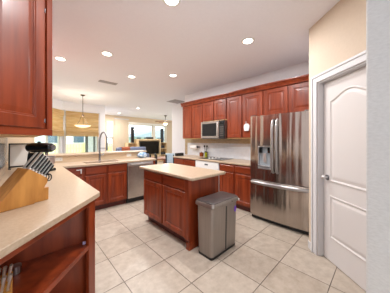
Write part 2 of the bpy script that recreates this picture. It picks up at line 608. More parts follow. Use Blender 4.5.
# pantry door casing, jambs
g = G()
for a, b, z0, z1 in ((DX0 - 0.085, DX0, 0, DZ + 0.085), (DX1, DX1 + 0.085, 0, DZ + 0.085), (DX0, DX1, DZ, DZ + 0.085)):
    g.box(a, b, -0.017, -0.001, z0, z1, mxp)
for a, b, z0, z1 in ((DX0 - 0.085, DX0 - 0.06, 0, DZ + 0.085), (DX1 + 0.06, DX1 + 0.085, 0, DZ + 0.085), (DX0 - 0.06, DX1 + 0.06, DZ + 0.06, DZ + 0.085)):
    g.box(a, b, -0.026, -0.017, z0, z1, mxp)
g.box(DX0, DX0 + 0.012, -0.001, 0.115, 0, DZ, mxp).box(DX1 - 0.012, DX1, -0.001, 0.115, 0, DZ, mxp)
g.box(DX0 + 0.012, DX1 - 0.012, -0.001, 0.115, DZ - 0.012, DZ, mxp)
struct('trim_3', g, M['trim'], bevel=0.003)


def arch_outline(x0, x1, z0, z1, rise, y, n=14):
    pts = [(x0, y, z0), (x1, y, z0)]
    for k in range(n + 1):
        u = 1 - k / n
        s = 0.5 - 0.5 * math.cos(2 * PI * u)
        pts.append((x0 + (x1 - x0) * u, y, z1 + rise * s ** 0.8))
    return pts


def pantry_door():
    t = bpy.data.objects.new('door_1', None)
    C.objects.link(t)
    t.matrix_world = mxp
    t['kind'] = 'structure'
    x0, x1 = DX0 + 0.015, DX1 - 0.015
    yf = 0.062
    G().box(x0, x1, yf, yf + 0.035, 0.008, DZ - 0.015).build('door_leaf', M['door'], t, bevel=0.002)
    for (z0, z1, rise) in ((0.27, 0.74, 0.0), (0.90, 1.80, 0.085)):
        g = G()
        a, b = x0 + 0.095, x1 - 0.095
        prof = [(0.0, 0.001), (0.0, -0.008), (0.007, -0.010), (0.014, -0.008), (0.022, -0.0005), (0.030, -0.0005), (0.055, -0.008), (0.07, -0.009)]
        g.rings([arch_outline(a + i, b - i, z0 + i, z1 - i, rise, yf + d) for i, d in prof])
        g.build('door_panel', M['door'], t)
    kx = x0 + 0.06
    k = G().cyl((kx, yf - 0.001, 0.935), (kx, yf - 0.008, 0.935), 0.03).build('rosette', M['chrome'], t, smooth=True)
    g = G().cyl((kx, yf - 0.007, 0.935), (kx, yf - 0.04, 0.935), 0.011)
    g.sphere((kx, yf - 0.052, 0.935), 0.027, (1, 0.8, 1))
    g.build('knob', M['steel_bright'], t, smooth=True)
    return t


pantry_door()
g = G()
g.prism([(-0.012, 0.03), (-0.012, 0.008), (0.004, -0.008), (0.02, -0.013), (DX0 - 0.087, -0.013), (DX0 - 0.087, -0.001), (0.02, -0.001), (-0.001, 0.011)],
        0.0, 0.09, mx=mxp)
struct('baseboard_pantry', g, M['trim'], bevel=0.003)
struct('baseboard_right', G().box(1.432, 1.445, -1.79, 0.06, 0, 0.09), M['trim'], bevel=0.003)
struct('baseboard_hall', G().box(4.406, 4.418, 4.15, 6.0, 0, 0.09), M['trim'])

# backsplashes (thin tile sheets on the walls)
struct('wall_tile_back', G().box(XB - 0.008, XB - 0.001, 1.62, 4.28, 0.916, 1.275), M['splash'])
struct('trim_4', G().box(XB - 0.010, XB - 0.001, 1.62, 4.28, 1.276, 1.388).box(XB - 0.010, XB - 0.001, 4.16, 4.28, 0.916, 1.275), M['border'])
struct('wall_tile_left', G().box(XL + 0.001, XL + 0.008, 1.72, 4.37, 1.012, 1.40), M['splash_grey'])

# ------------------------------------------------------------------ outside
struct('ground_outside', G().box(-12, 26, 11.3, 45, -0.25, -0.15).box(-14, -0.65, 3, 11.3, -0.25, -0.15).box(-0.65, 2.3, 8.5, 11.3, -0.25, -0.15), M['grass'])
fe = thing('garden_fence', 'pale yellow picket fence on the lawn outside the nook windows', 'fence', (-7, 13.0, -0.15))
G().box(0, 14, 0.03, 0.07, 0.25, 0.33).box(0, 14, 0.03, 0.07, 0.95, 1.03).build('rail', M['fence'], fe)
g = G()
for i in range(94):
    g.box(i * 0.15, i * 0.15 + 0.12, 0, 0.028, 0.04, 1.28)
g.build('pickets', M['fence'], fe)
for i in range(8):
    G().box(i * 1.95, i * 1.95 + 0.1, 0.071, 0.171, 0, 1.34).build('post', M['fence'], fe)
for (hx, wd, nm, hh, yy) in ((-9, 15, 'pale blue neighbouring house with dark windows beyond the picket fence', 3.0, 19.0),
                             (14.5, 12, 'neighbouring house with grey gable roof beyond the family room windows', 2.0, 32.0)):
    h = thing('neighbour_house', nm, 'house', (hx, yy, -0.15))
    G().box(0, wd, 0, 7, 0, hh).build('wall', M['house'], h)
    G().prism([(-0.5, hh), (wd + 0.5, hh), (wd * 0.5, hh + 1.6)], -0.4, 7.4,
              mx=Matrix(((1, 0, 0, 0), (0, 0, 1, 0), (0, 1, 0, 0), (0, 0, 0, 1)))).build('roof', M['roof'], h)
    for q in range(7):
        x = 0.9 + q * (wd - 1.8) / 7
        f = G().box(x - 0.08, x + 0.88, -0.05, -0.001, 1.2, 2.25).build('window', M['trim'], h)
        G().box(x, x + 0.8, -0.06, -0.051, 1.28, 2.17).build('pane', M['house_glass'], f)

# ------------------------------------------------------------------ ceiling fixtures
LIGHTS = [((0.46, 3.83), 'recessed ceiling light nearest the left wall cabinet'),
          ((0.98, 3.09), 'recessed ceiling light above the left counter end, second from left'),
          ((1.73, 3.83), 'recessed ceiling light over the front of the sink counter'),
          ((2.34, 3.14), 'recessed ceiling light between the island and the range'),
          ((2.29, 1.32), 'recessed ceiling light in front of the refrigerator'),
          ((1.07, 1.46), 'recessed ceiling light near the top edge, closest to the viewer'),
          ((3.63, 7.42), 'small distant recessed ceiling light nearer of the two before the family room windows'),
          ((3.59, 9.47), 'small distant recessed ceiling light above the vertical blind')]


def recessed(loc, label, watts=LAMP_W):
    t = thing('recessed_light', label, 'ceiling light', (loc[0], loc[1], CEIL), 0, 'recessed ceiling lights')
    G().lathe([(0.066, -0.001), (0.066, -0.010), (0.072, -0.012), (0.092, -0.006), (0.094, -0.001), (0.066, -0.001)]).build('trim_ring', M['white'], t, smooth=True)
    G().lathe([(0, -0.001), (0.0655, -0.001), (0.0655, -0.006), (0, -0.006)]).build('diffuser', M['led'], t)
    ld = bpy.data.lights.new('lamp', 'AREA')
    ld.shape = 'DISK'
    ld.size = 0.12
    ld.energy = watts
    ld.color = (1.0, 0.99, 0.985)
    lo = bpy.data.objects.new('lamp', ld)
    C.objects.link(lo)
    lo.parent = t
    lo.location = (0, 0, -0.016)
    return t


r0 = recessed(*LIGHTS[0])
for p, lb in LIGHTS[1:6]:
    copy_tree(r0, (p[0], p[1], CEIL), lb)
r1 = recessed(*LIGHTS[6], watts=50.0)
copy_tree(r1, (LIGHTS[7][0][0], LIGHTS[7][0][1], CEIL), LIGHTS[7][1])


def ceiling_vent(x, y, label, L=0.40, W=0.16, rz=0.0):
    t = thing('ceiling_vent', label, 'vent', (x, y, CEIL), rz, 'ceiling vents')
    g = G()
    g.box(-L / 2, L / 2, -W / 2, -W / 2 + 0.02, -0.012, -0.001).box(-L / 2, L / 2, W / 2 - 0.02, W / 2, -0.012, -0.001)
    g.box(-L / 2, -L / 2 + 0.02, -W / 2 + 0.02, W / 2 - 0.02, -0.012, -0.001).box(L / 2 - 0.02, L / 2, -W / 2 + 0.02, W / 2 - 0.02, -0.012, -0.001)
    g.build('frame', M['vent'], t)
    g = G()
    n = max(4, int(W / 0.03))
    for i in range(n):
        y0 = -W / 2 + 0.02 + (W - 0.04) * (i + 0.2) / n
        g.box(-L / 2 + 0.021, L / 2 - 0.021, y0, y0 + 0.013, -0.010, -0.003)
    g.build('louvres', M['vent'], t)
    return t


ceiling_vent(1.49, 4.62, 'small ceiling air vent above the sink counter', 0.40, 0.15)
ceiling_vent(4.02, 5.2, 'large ceiling air return beside the left end of wall cabinets', 0.5, 0.5)

# pendant over the nook
PX, PY = 1.34, 6.46
t = thing('pendant_light', 'hanging bowl pendant light in front of the bamboo window shades', 'lamp', (PX, PY, CEIL))
G().lathe([(0, -0.001), (0.065, -0.001), (0.06, -0.02), (0.02, -0.04), (0, -0.04)]).build('canopy', M['dark_metal'], t, smooth=True)
G().cyl((0, 0, -0.04), (0, 0, -0.67), 0.008).build('rod', M['dark_metal'], t, smooth=True)
G().lathe([(0, -0.60), (0.02, -0.61), (0.035, -0.64), (0.02, -0.67), (0, -0.68)]).build('hub', M['dark_metal'], t, smooth=True)
for k in range(3):
    a = 2 * PI * k / 3 + 0.4
    pts = [(0.015 * math.cos(a), 0.015 * math.sin(a), -0.65), (0.07 * math.cos(a), 0.07 * math.sin(a), -0.71),
           (0.09 * math.cos(a), 0.09 * math.sin(a), -0.80), (0.20 * math.cos(a), 0.20 * math.sin(a), -0.955)]
    G().tube(pts, 0.004, 8).build('arm', M['dark_metal'], t, smooth=True)
G().lathe([(0, -1.015), (0.09, -1.007), (0.17, -0.985), (0.215, -0.955), (0.22, -0.945), (0.205, -0.945), (0.16, -0.97), (0.08, -0.99), (0, -0.997)]).build('bowl', M['lamp_glass'], t, smooth=True)
ld = bpy.data.lights.new('bulb', 'POINT')
ld.energy = 22
ld.shadow_soft_size = 0.06
ld.color = (1, 0.88, 0.72)
lo = bpy.data.objects.new('bulb', ld)
C.objects.link(lo)
lo.parent = t
lo.location = (0, 0, -0.91)

# ceiling fan in the family room
t = thing('ceiling_fan', 'ceiling fan with light in the far family room', 'fan', (5.88, 8.61, CEIL))
G().lathe([(0, -0.001), (0.08, -0.001), (0.06, -0.05), (0, -0.06)]).build('canopy', M['dark_metal'], t, smooth=True)
G().cyl((0, 0, -0.05), (0, 0, -0.31), 0.016).build('downrod', M['dark_metal'], t, smooth=True)
G().lathe([(0, -0.30), (0.09, -0.31), (0.11, -0.36), (0.09, -0.40), (0, -0.41)]).build('motor', M['dark_metal'], t, smooth=True)
G().lathe([(0, -0.411), (0.10, -0.415), (0.13, -0.46), (0.09, -0.52), (0, -0.54)]).build('light_bowl', M['fan_glass'], t, smooth=True)
ld = bpy.data.lights.new('bulb', 'POINT')
ld.energy = 25
ld.shadow_soft_size = 0.1
ld.color = (1, 0.92, 0.8)
lo = bpy.data.objects.new('bulb', ld)
C.objects.link(lo)
lo.parent = t
lo.location = (0, 0, -0.60)
for k in range(5):
    mxb = Matrix.Rotation(2 * PI * k / 5 + 0.35, 4, 'Z') @ Matrix.Translation((0, 0, -0.365)) @ Matrix.Rotation(0.2, 4, 'X')
    G().prism([(0.11, -0.03), (0.2, -0.06), (0.56, -0.065), (0.6, -0.03), (0.6, 0.03), (0.56, 0.065), (0.2, 0.06), (0.11, 0.03)], -0.005, 0.005, mx=mxb).build('blade', M['fan_blade'], t)

# ------------------------------------------------------------------ bamboo shades
def shade(mx, x0, x1, label):
    t = thing('bamboo_shade', label, 'window shade', mx @ Vector((x0, -0.05, 2.42)), 0, 'bamboo shades')
    t.rotation_euler = mx.to_euler()
    L = x1 - x0
    G().box(0, L, -0.03, 0.02, -0.03, 0.0).build('headrail', M['bamboo'], t, bevel=0.004)
    g = G()
    n = 36
    bm = g.bm
    rows = []
    for i in range(n + 1):
        z = -0.03 - 0.80 * i / n
        yy = -0.006 * math.sin(i * 0.9)
        rows.append([(0, yy, z), (L, yy, z), (L, yy + 0.005, z), (0, yy + 0.005, z)])
    g.rings(rows)
    g.build('woven_panel', M['bamboo'], t)
    G().box(0, L, -0.034, -0.012, -0.19, -0.03).build('valance', M['bamboo'], t)
    g = G()
    for i in range(4):
        g.box(0, L, -0.040 + 0.006 * (i % 2), 0.012, -0.89 + 0.052 * i - 0.03, -0.89 + 0.052 * i + 0.018)
    g.build('stacked_folds', M['bamboo'], t, bevel=0.006)
    return t


shade(mx45, 0.35, 1.70, 'woven bamboo shade on the diagonal nook window, next to the left cabinet')
shade(Matrix.Translation((0, NY, 0)), 1.12, 2.20, 'woven bamboo shade on the straight nook window behind the pendant light')

# ------------------------------------------------------------------ left corner: bookshelf unit, counter, sink run
CO = Vector((0.478, 1.68))                       # front corner of the worktop
R0 = Vector((0.440, 1.684))
L0 = R0 - E_ * ((R0.x - (XL + 0.003)) / E_.x)
ang = math.atan2(E_.y, E_.x)
sh = thing('corner_shelf_unit', 'open cherry shelf unit under the diagonal end of the left counter', 'shelf unit', (0, 0, 0))
tri = lambda d: [(XL + 0.003, L0.y + d), (R0.x - d * 0.7, R0.y - d * 0.08), (R0.x - d * 0.7, 1.70), (XL + 0.003, 1.70)]
tri = lambda d: [(L0.x, L0.y + d * 1.5), (R0.x - 0.004, R0.y + d * 1.5 - 0.004), (R0.x - 0.004, 1.728), (L0.x, 1.728)]
fl = (R0 - L0).length
mxs = Matrix.Translation((L0.x, L0.y, 0)) @ Matrix.Rotation(ang, 4, 'Z')      # local x along face, y inward
# face-aligned triangle: inset the front edge by 2 cm for the shelves
def tri_in(d, yb=1.728):
    a = mxs @ Vector((0, d, 0))
    b = mxs @ Vector((fl, d, 0))
    # clip by X >= wall and Y <= yb
    pa = Vector((L0.x + 0.001, a.y + (L0.x + 0.001 - a.x) * E_.y / E_.x))
    s = (yb - b.y) / E_.y
    return [(pa.x, pa.y), (b.x + E_.x * s, yb), (pa.x, yb)]
YB = 1.728
G().prism(tri_in(0.025, YB - 0.016), 0.500, 0.521).build('shelf', M['cherry'], sh, bevel=0.002)
G().box(0.0, fl - 0.092, 0.002, 0.024, 0.490, 0.523, mxs).build('shelf_edge', M['cherry_h'], sh, bevel=0.003)
G().prism(tri_in(0.025, YB - 0.016), 0.0, 0.10).build('bottom_board', M['cherry'], sh)
G().box(XL + 0.0035, R0.x - 0.02, YB - 0.015, YB, 0.0, 0.874).build('back_panel', M['cherry'], sh)
G().box(fl - 0.095, fl, 0, 0.022, 0.0, 0.874, mxs).build('stile', M['cherry'], sh, bevel=0.003)
G().prism([(R0.x - 0.018, 1.712), (R0.x, 1.702), (R0.x, 1.728), (R0.x - 0.018, 1.728)], 0, 0.874).build('side_panel', M['cherry'], sh)
G().box(0.0, 0.05, 0.0, 0.022, 0.0, 0.874, mxs).build('stile', M['cherry'], sh, bevel=0.003)
G().box(0.05, fl - 0.095, 0, 0.022, 0.832, 0.874, mxs).build('top_rail', M['cherry_h'], sh, bevel=0.003)
G().box(0.05, fl - 0.095, 0, 0.022, 0.0, 0.115, mxs).build('bottom_rail', M['cherry_h'], sh, bevel=0.003)
o = G().cyl((0.355, 1.665, 0.522), (0.355, 1.665, 0.540), 0.012).build('shelf_pin', M['lavender'], sh, smooth=True)
o['label'] = 'lavender pin'

base_cabinet('cherry base cabinet under the left counter between shelf unit and sink corner', (0.440, 1.732, 0), PI / 2, 2.02,
             [(0.03, 0.64), (0.66, 1.30), (1.32, 1.96)], depth=0.633)
bc = base_cabinet('narrow cherry drawer cabinet in the corner left of the sink, with small latch', (0.48, 3.78, 0), 0, 0.318,
             [(0.06, 0.29)], depth=0.585, kinds=['stack'])
la = G().box(0.262, 0.282, -0.034, -0.021, 0.755, 0.835).box(0.20, 0.282, -0.030, -0.021, 0.815, 0.83).build('latch', M['steel_bright'], bc, bevel=0.002)
la['label'] = 'silver latch'
base_cabinet('cherry sink cabinet with two doors and two false drawers', (0.80, 3.78, 0), 0, 0.80,
             [(0.02, 0.385), (0.415, 0.78)], depth=0.585, hollow=True)
ep = thing('end_panel', 'cherry end panel closing the sink counter right of the dishwasher', 'panel', (2.225, 3.76, 0))
G().box(0, 0.05, 0, 0.605, 0, 0.874).build('panel', M['cherry'], ep, bevel=0.002)
G().box(0.0505, 0.062, 0, 0.605, 0, 0.09).build('base_moulding', M['cherry_h'], ep)

ZC0, ZC1 = 0.876, 0.914
pts = [(XL + 0.002, CO.y - (CO.x - XL - 0.002) * E_.y / E_.x), ]
c1 = CO - E_ * 0.03
c2 = CO + Vector((0, 0.03))
pts += [(c1.x, c1.y), (CO.x - 0.008, CO.y - 0.002), (CO.x - 0.001, CO.y + 0.008), (c2.x, c2.y), (CO.x, 3.74), (2.30, 3.74), (2.30, 4.37), (XL + 0.002, 4.37)]
SX0, SX1, SY0, SY1 = 0.86, 1.50, 3.86, 4.20
ct = G().prism(pts, ZC0, ZC1, holes=[[(SX0, SY0), (SX1, SY0), (SX1, SY1), (SX0, SY1)]]).build('countertop', M['counter'], None, bevel=0.012, seg=3)
tag(ct, 'long beige L-shaped countertop running from the left foreground to the sink', 'countertop')
bs = G().box(XL + 0.002, XL + 0.02, 1.72, 4.365, ZC1 + 0.001, 1.01).build('backsplash_strip', M['counter'], None, bevel=0.003)
tag(bs, 'low beige backsplash strip on the counter along the left wall', 'backsplash')

lg = G().box(0.155, 2.36, 4.31, 4.68, 1.042, 1.08).build('bar_ledge', M['counter'], None, bevel=0.012, seg=3)
tag(lg, 'raised beige bar ledge on the half wall behind the sink', 'bar counter')

sk = thing('sink', 'stainless undermount sink in the counter under the faucet', 'sink', (SX0, SY0, 0))
g = G()
W_, D_ = SX1 - SX0, SY1 - SY0
g.rings([rect(0, 0, 0, 0, 0)[:0] or [(a, b, z) for a, b in ((i, i), (W_ - i, i), (W_ - i, D_ - i), (i, D_ - i))] for i, z in
         ((0.004, 0.906), (0.010, 0.906), (0.03, 0.72), (0.028, 0.714), (0.004, 0.87))])
g.build('basin', M['steel'], sk)
G().cyl((W_ / 2, D_ / 2, 0.7205), (W_ / 2, D_ / 2, 0.724), 0.04).build('drain', M['steel_dark'], sk)

f = thing('faucet', 'tall chrome gooseneck pull-down faucet behind the sink', 'faucet', (1.20, 4.25, ZC1), PI / 4)
G().lathe([(0, 0.001), (0.03, 0.001), (0.03, 0.012), (0.02, 0.02), (0, 0.02)]).build('base', M['chrome'], f, smooth=True)
G().cyl((0, 0, 0.018), (0, 0, 0.16), 0.018).build('body', M['chrome'], f, smooth=True)
pts = [(0, 0, 0.16), (0, 0, 0.40), (0, -0.006, 0.49), (0, -0.025, 0.56), (0, -0.05, 0.60), (0, -0.08, 0.612), (0, -0.11, 0.60), (0, -0.135, 0.56), (0, -0.152, 0.49), (0, -0.156, 0.38)]
G().tube(pts, 0.015, 12).build('spout', M['chrome'], f, smooth=True)
G().cyl((0, -0.156, 0.385), (0, -0.156, 0.22), 0.018, 0.022).build('spray_head', M['chrome'], f, smooth=True)
G().cyl((0, -0.016, 0.27), (0, -0.138, 0.27), 0.006).build('holder_arm', M['chrome'], f, smooth=True)
G().tube([(0.016, -0.016, 0.11), (0.035, -0.035, 0.115), (0.06, -0.06, 0.15)], 0.007).build('handle', M['chrome'], f, smooth=True)

dw = thing('dishwasher', 'stainless steel dishwasher beside the sink cabinet', 'dishwasher', (1.606, 3.76, 0))
G().box(0, 0.61, 0.02, 0.60, 0.10, 0.872).build('body', M['steel_dark'], dw)
G().box(0.004, 0.606, -0.012, 0.019, 0.105, 0.80).build('door', M['steel'], dw, bevel=0.004)
G().box(0.004, 0.606, -0.012, 0.019, 0.803, 0.868).build('control_panel', M['steel_bright'], dw, bevel=0.003)
G().tube([(0.05, -0.013, 0.835), (0.06, -0.045, 0.835), (0.30, -0.05, 0.835), (0.55, -0.045, 0.835), (0.56, -0.013, 0.835)], 0.012).build('handle', M['steel_bright'], dw, smooth=True)
G().box(0.004, 0.606, 0.05, 0.09, 0.001, 0.10).build('toe_kick', M['black'], dw)


def outlet(x, z, label):
    t = thing('wall_outlet', label, 'outlet', (x, 4.371, z), 0, 'outlets on the half wall')
    G().box(-0.06, 0.06, -0.006, -0.0005, -0.035, 0.035).build('cover_plate', M['white_plastic'], t, bevel=0.002)
    g = G()
    for s in (-0.028, 0.028):
        g.box(s - 0.017, s + 0.017, -0.009, -0.0062, -0.014, 0.014)
    o = g.build('sockets', M['white'], t, bevel=0.002)
    g = G()
    for s in (-0.028, 0.028):
        g.box(s - 0.008, s + 0.006, -0.0098, -0.0092, -0.008, -0.005).box(s - 0.008, s + 0.006, -0.0098, -0.0092, 0.005, 0.008)
    g.build('slots', M['grey_plastic'], o)
    return t


outlet(0.50, 0.985, 'white horizontal outlet on the half wall nearest the knife block')
outlet(1.90, 0.985, 'white horizontal outlet on the half wall nearest the blue towel')

# left wall cabinet (diagonal face over the shelf unit)
UP = Vector((0.153, 1.754))
u_len = (UP.x - (XL + 0.003)) / E_.x
UL = UP - E_ * u_len
mxu = Matrix.Translation((UL.x, UL.y, 0)) @ Matrix.Rotation(ang, 4, 'Z')
uc = thing('wall_cabinet', 'large cherry wall cabinet at top left with a diagonal door', 'cabinet', (UL.x, UL.y, 0), ang, 'wall cabinets')
inv = mxu.inverted()
loc_ = lambda p: (inv @ Vector((p[0], p[1], 0))).xy[:]
plan = [loc_((UL.x, UL.y)), loc_((UP.x, UP.y)), loc_((UP.x, UP.y + 0.02)), loc_((XL + 0.003, UP.y + 0.02))]
G().prism(plan, 1.418, 2.47).build('body', M['cherry'], uc, bevel=0.002)
plan2 = [(p[0] * 0.995 + 0.001, p[1] * 0.99 + 0.001) for p in plan]
G().prism(plan2, 1.398, 1.417).build('bottom_panel', M['birch'], uc)
G().box(0.0, u_len, -0.012, -0.0005, 1.392, 1.44).build('bottom_rail', M['cherry_h'], uc, bevel=0.002)
panel_door(0.03, u_len - 0.088, 1.442, 2.42, y=-0.0225, frame=0.072, t=0.02).build('door', M['cherry'], uc)
G().box(u_len - 0.052, u_len, -0.012, -0.0005, 1.44, 2.47).build('stile', M['cherry'], uc, bevel=0.003)
for z in (1.50, 2.3):
    g = G().cyl((u_len - 0.070, -0.008, z - 0.014), (u_len - 0.070, -0.008, z + 0.014), 0.0045)
    g.build('hinge', M['chrome'], uc, smooth=True)

wall_cabinet('cherry wall cabinet on the left wall, mostly hidden behind the diagonal-door cabinet', (0.128, 1.782, 0), PI / 2, 2.2, 1.40, 2.40,
             [(0.02, 0.53), (0.56, 1.08), (1.11, 1.63), (1.66, 2.18)], depth=0.32)

# ------------------------------------------------------------------ things on the left counter
d2 = Vector((0.916, 0.40))
kb = thing('knife_block', 'large bamboo knife block full of knives on the left counter', 'knife block', (-0.095, 1.615, ZC1 + 0.001), math.atan2(d2.y, d2.x))
mside = Matrix(((1, 0, 0, 0), (0, 0, 1, 0), (0, 1, 0, 0), (0, 0, 0, 1)))
G().prism([(-0.035, 0.0), (-0.035, 0.026), (0.137, 0.247), (0.246, 0.164), (0.246, 0.135), (0.165, 0.0)], 0.0, 0.15, mx=mside).build('block', M['bamboo_block'], kb, bevel=0.003)
G().prism([(0.17, 0.0), (0.262, 0.0), (0.264, 0.092), (0.223, 0.094)], 0.02, 0.115, mx=mside).build('foot', M['bamboo_block'], kb, bevel=0.002)
u = Vector((0.614, 0, 0.789))           # lean
v = Vector((0.796, 0, -0.605))          # along the end face
for y in (0.034, 0.098):
    for i in range(6):
        b0 = Vector((0.137, y, 0.247)) + v * (0.013 + 0.0222 * i) + u * 0.002
        ln = 0.135 - 0.007 * i
        mk = Matrix(((v.x, 0, u.x, b0.x), (0, 1, 0, b0.y), (v.z, 0, u.z, b0.z), (0, 0, 0, 1)))
        h = G().box(-0.0055, 0.0075, -0.014, 0.014, 0.012, ln, mk).build('knife_handle', M['black'], kb, bevel=0.003)
        g = G().box(-0.007, 0.007, -0.013, 0.013, 0.0, 0.0115, mk).box(-0.0090, -0.0057, -0.014, 0.014, 0.0117, ln + 0.002, mk)
        g.build('bolster', M['tang'], h, bevel=0.001)
sc = G()
c0 = Vector((0.252, 0.05, 0.150))
for y in (0.035, 0.065):
    ring = [c0 + Vector((0.02 + 0.018 * math.cos(a), y - 0.05, 0.012 + 0.026 * math.sin(a))) for a in [2 * PI * k / 14 for k in range(15)]]
    sc.tube(ring, 0.0045, 8)
sc.build('shears_handle', M['black'], kb, smooth=True)

mx_ = thing('stand_mixer', 'black stand mixer at the back of the counter behind the knife block', 'mixer', (0.18, 3.42, ZC1 + 0.001), -PI / 4)
G().prism([(-0.17, -0.08), (-0.10, -0.10), (0.12, -0.10), (0.18, -0.06), (0.18, 0.06), (0.12, 0.10), (-0.10, 0.10), (-0.17, 0.08)], 0.0, 0.035).build('base', M['black'], mx_, bevel=0.008, seg=3)
G().rings([[(x + dx, y, z) for x, y in ((-0.16, -0.055), (-0.06, -0.055), (-0.06, 0.055), (-0.16, 0.055))] for dx, z in ((0, 0.036), (0.0, 0.12), (0.01, 0.20), (0.02, 0.262))]).build('pedestal', M['black'], mx_, bevel=0.015, seg=3)
hp = [(-0.185, 0.03), (-0.17, 0.058), (-0.12, 0.07), (0.0, 0.072), (0.10, 0.07), (0.16, 0.062), (0.175, 0.045)]
G().tube([(x, 0, 0.335) for x, r in hp], [r for x, r in hp], 20).build('motor_head', M['black_gloss'], mx_, smooth=True)
G().cyl((0.175, 0, 0.335), (0.195, 0, 0.335), 0.042).build('hub_cap', M['chrome'], mx_, smooth=True)
G().cyl((-0.02, 0, 0.405), (-0.02, 0, 0.425), 0.02).build('top_knob', M['black'], mx_, smooth=True)
G().cyl((0.09, 0, 0.265), (0.09, 0, 0.225), 0.02, 0.014).build('beater_shaft', M['chrome'], mx_, smooth=True)
G().lathe([(0, 0.036), (0.05, 0.036), (0.055, 0.05), (0.095, 0.11), (0.105, 0.21), (0.102, 0.21), (0.09, 0.11), (0.05, 0.056), (0, 0.052)], (0.09, 0, 0)).build('bowl', M['steel_bright'], mx_, smooth=True)

bd = thing('board_stand', 'white board in a black stand against the tiled left wall', 'stand', (-0.165, 3.93, ZC1 + 0.001), 0)
tilt = Matrix.Rotation(-0.10, 4, 'X')
G().box(0.018, 0.225, 0.004, 0.016, 0.045, 0.375, tilt).build('board', M['white_plastic'], bd, bevel=0.003)
g = G().box(0.0, 0.017, 0.0, 0.022, 0.012, 0.395, tilt).box(0.017, 0.245, 0.0, 0.022, 0.376, 0.395, tilt).box(0.2255, 0.245, 0.0, 0.022, 0.012, 0.376, tilt)
g.box(0.017, 0.2255, 0.0, 0.022, 0.02, 0.044, tilt)
g.build('frame', M['black'], bd, bevel=0.002)
G().box(0.0, 0.03, -0.06, 0.10, 0.0, 0.012).box(0.215, 0.245, -0.06, 0.10, 0.0, 0.012).build('foot', M['black'], bd)

# steak-knife block and tin on the shelf
sb = thing('steak_knife_block', 'small wooden block of steel steak knives on the open shelf', 'knife block', (-0.106, 1.315, 0.522), 0.0)
G().prism([(-0.06, 0.0), (0.06, 0.0), (0.06, 0.135), (-0.06, 0.085)], 0.0, 0.135,
          mx=Matrix(((0, 0, 1, -0.07), (1, 0, 0, 0), (0, 1, 0, 0), (0, 0, 0, 1)))).build('block', M['bamboo_block'], sb, bevel=0.002)
for i in range(6):
    for j in range(2):
        x = -0.055 + 0.021 * i
        y = -0.035 + 0.05 * j
        z = 0.085 + 0.05 * (y + 0.06) / 0.12
        k = G().tube([(x, y, z + 0.001), (x + 0.006, y - 0.008, z + 0.04), (x + 0.012, y - 0.02, z + 0.085)], [0.006, 0.0055, 0.0075], 8).build('knife_handle', M['steel_bright'], sb, smooth=True)
tn = thing('tin', 'small round grey tin behind the steak knife block', 'tin', (-0.035, 1.60, 0.522))
G().lathe([(0, 0), (0.026, 0), (0.026, 0.035), (0, 0.035)]).build('body', M['handle_steel'], tn, smooth=True)
G().lathe([(0, 0.0355), (0.028, 0.0355), (0.028, 0.048), (0, 0.05)]).build('lid', M['handle_steel'], tn, smooth=True)

# blue towel heap at the end of the sink counter
bm_ = G()
bm_.sphere((0, 0, 0.065), 0.1, (1.25, 1.0, 0.75), 28)
for vtx in bm_.bm.verts:
    q = vtx.co * 9.0
    n_ = noise.noise(q) * 0.03 + noise.noise(q * 2.3) * 0.014
    vtx.co += vtx.co.normalized() * n_
    vtx.co.z = max(vtx.co.z, 0.0)
tw = bm_.build('towel', M['cloth_blue'], None, smooth=False, loc=(2.17, 4.19, ZC1 + 0.001))
for p in tw.data.polygons:
    p.use_smooth = True
tag(tw, 'crumpled blue and white towel on the right end of the sink counter', 'towel')

# ------------------------------------------------------------------ range wall
FXB = 3.03      # base front
R90 = -PI / 2
base_cabinet('cherry base cabinet at the left end of the range counter', (FXB, 4.02, 0), R90, 0.87, [(0.03, 0.43), (0.46, 0.85)], depth=0.62)
base_cabinet('cherry base cabinet between the white oven and the refrigerator', (FXB, 2.424, 0), R90, 0.80, [(0.02, 0.37), (0.41, 0.78)], depth=0.62)
ov = thing('oven', 'white built-in oven under the cooktop', 'oven', (FXB, 3.145, 0), R90)
G().box(0.004, 0.716, 0.0, 0.60, 0.10, 0.872).build('body', M['white'], ov)
G().box(0.006, 0.714, -0.022, -0.001, 0.70, 0.868).build('control_panel', M['white'], ov, bevel=0.006)
d_ = G().box(0.006, 0.714, -0.03, -0.001, 0.20, 0.692).build('door', M['white'], ov, bevel=0.006)
G().box(0.10, 0.62, -0.0325, -0.0305, 0.30, 0.58).build('glass', M['black_gloss'], d_)
G().tube([(0.08, -0.031, 0.655), (0.08, -0.065, 0.655), (0.64, -0.065, 0.655), (0.64, -0.031, 0.655)], 0.010).build('handle', M['white'], ov, smooth=True)
G().box(0.31, 0.41, -0.025, -0.0225, 0.785, 0.82).build('display', M['grey_plastic'], ov, bevel=0.002)
G().box(0.006, 0.714, -0.02, -0.001, 0.105, 0.195).build('drawer', M['white'], ov, bevel=0.004)
G().box(0.004, 0.716, 0.05, 0.09, 0.001, 0.099).build('toe_kick', M['black'], ov)

bt = G().prism([(2.995, 1.624), (2.995, 4.04), (XB - 0.012, 4.04), (XB - 0.012, 1.624)], ZC0, ZC1).build('countertop', M['counter'], None, bevel=0.012, seg=3)
tag(bt, 'straight beige countertop with the cooktop, left of the refrigerator', 'countertop')

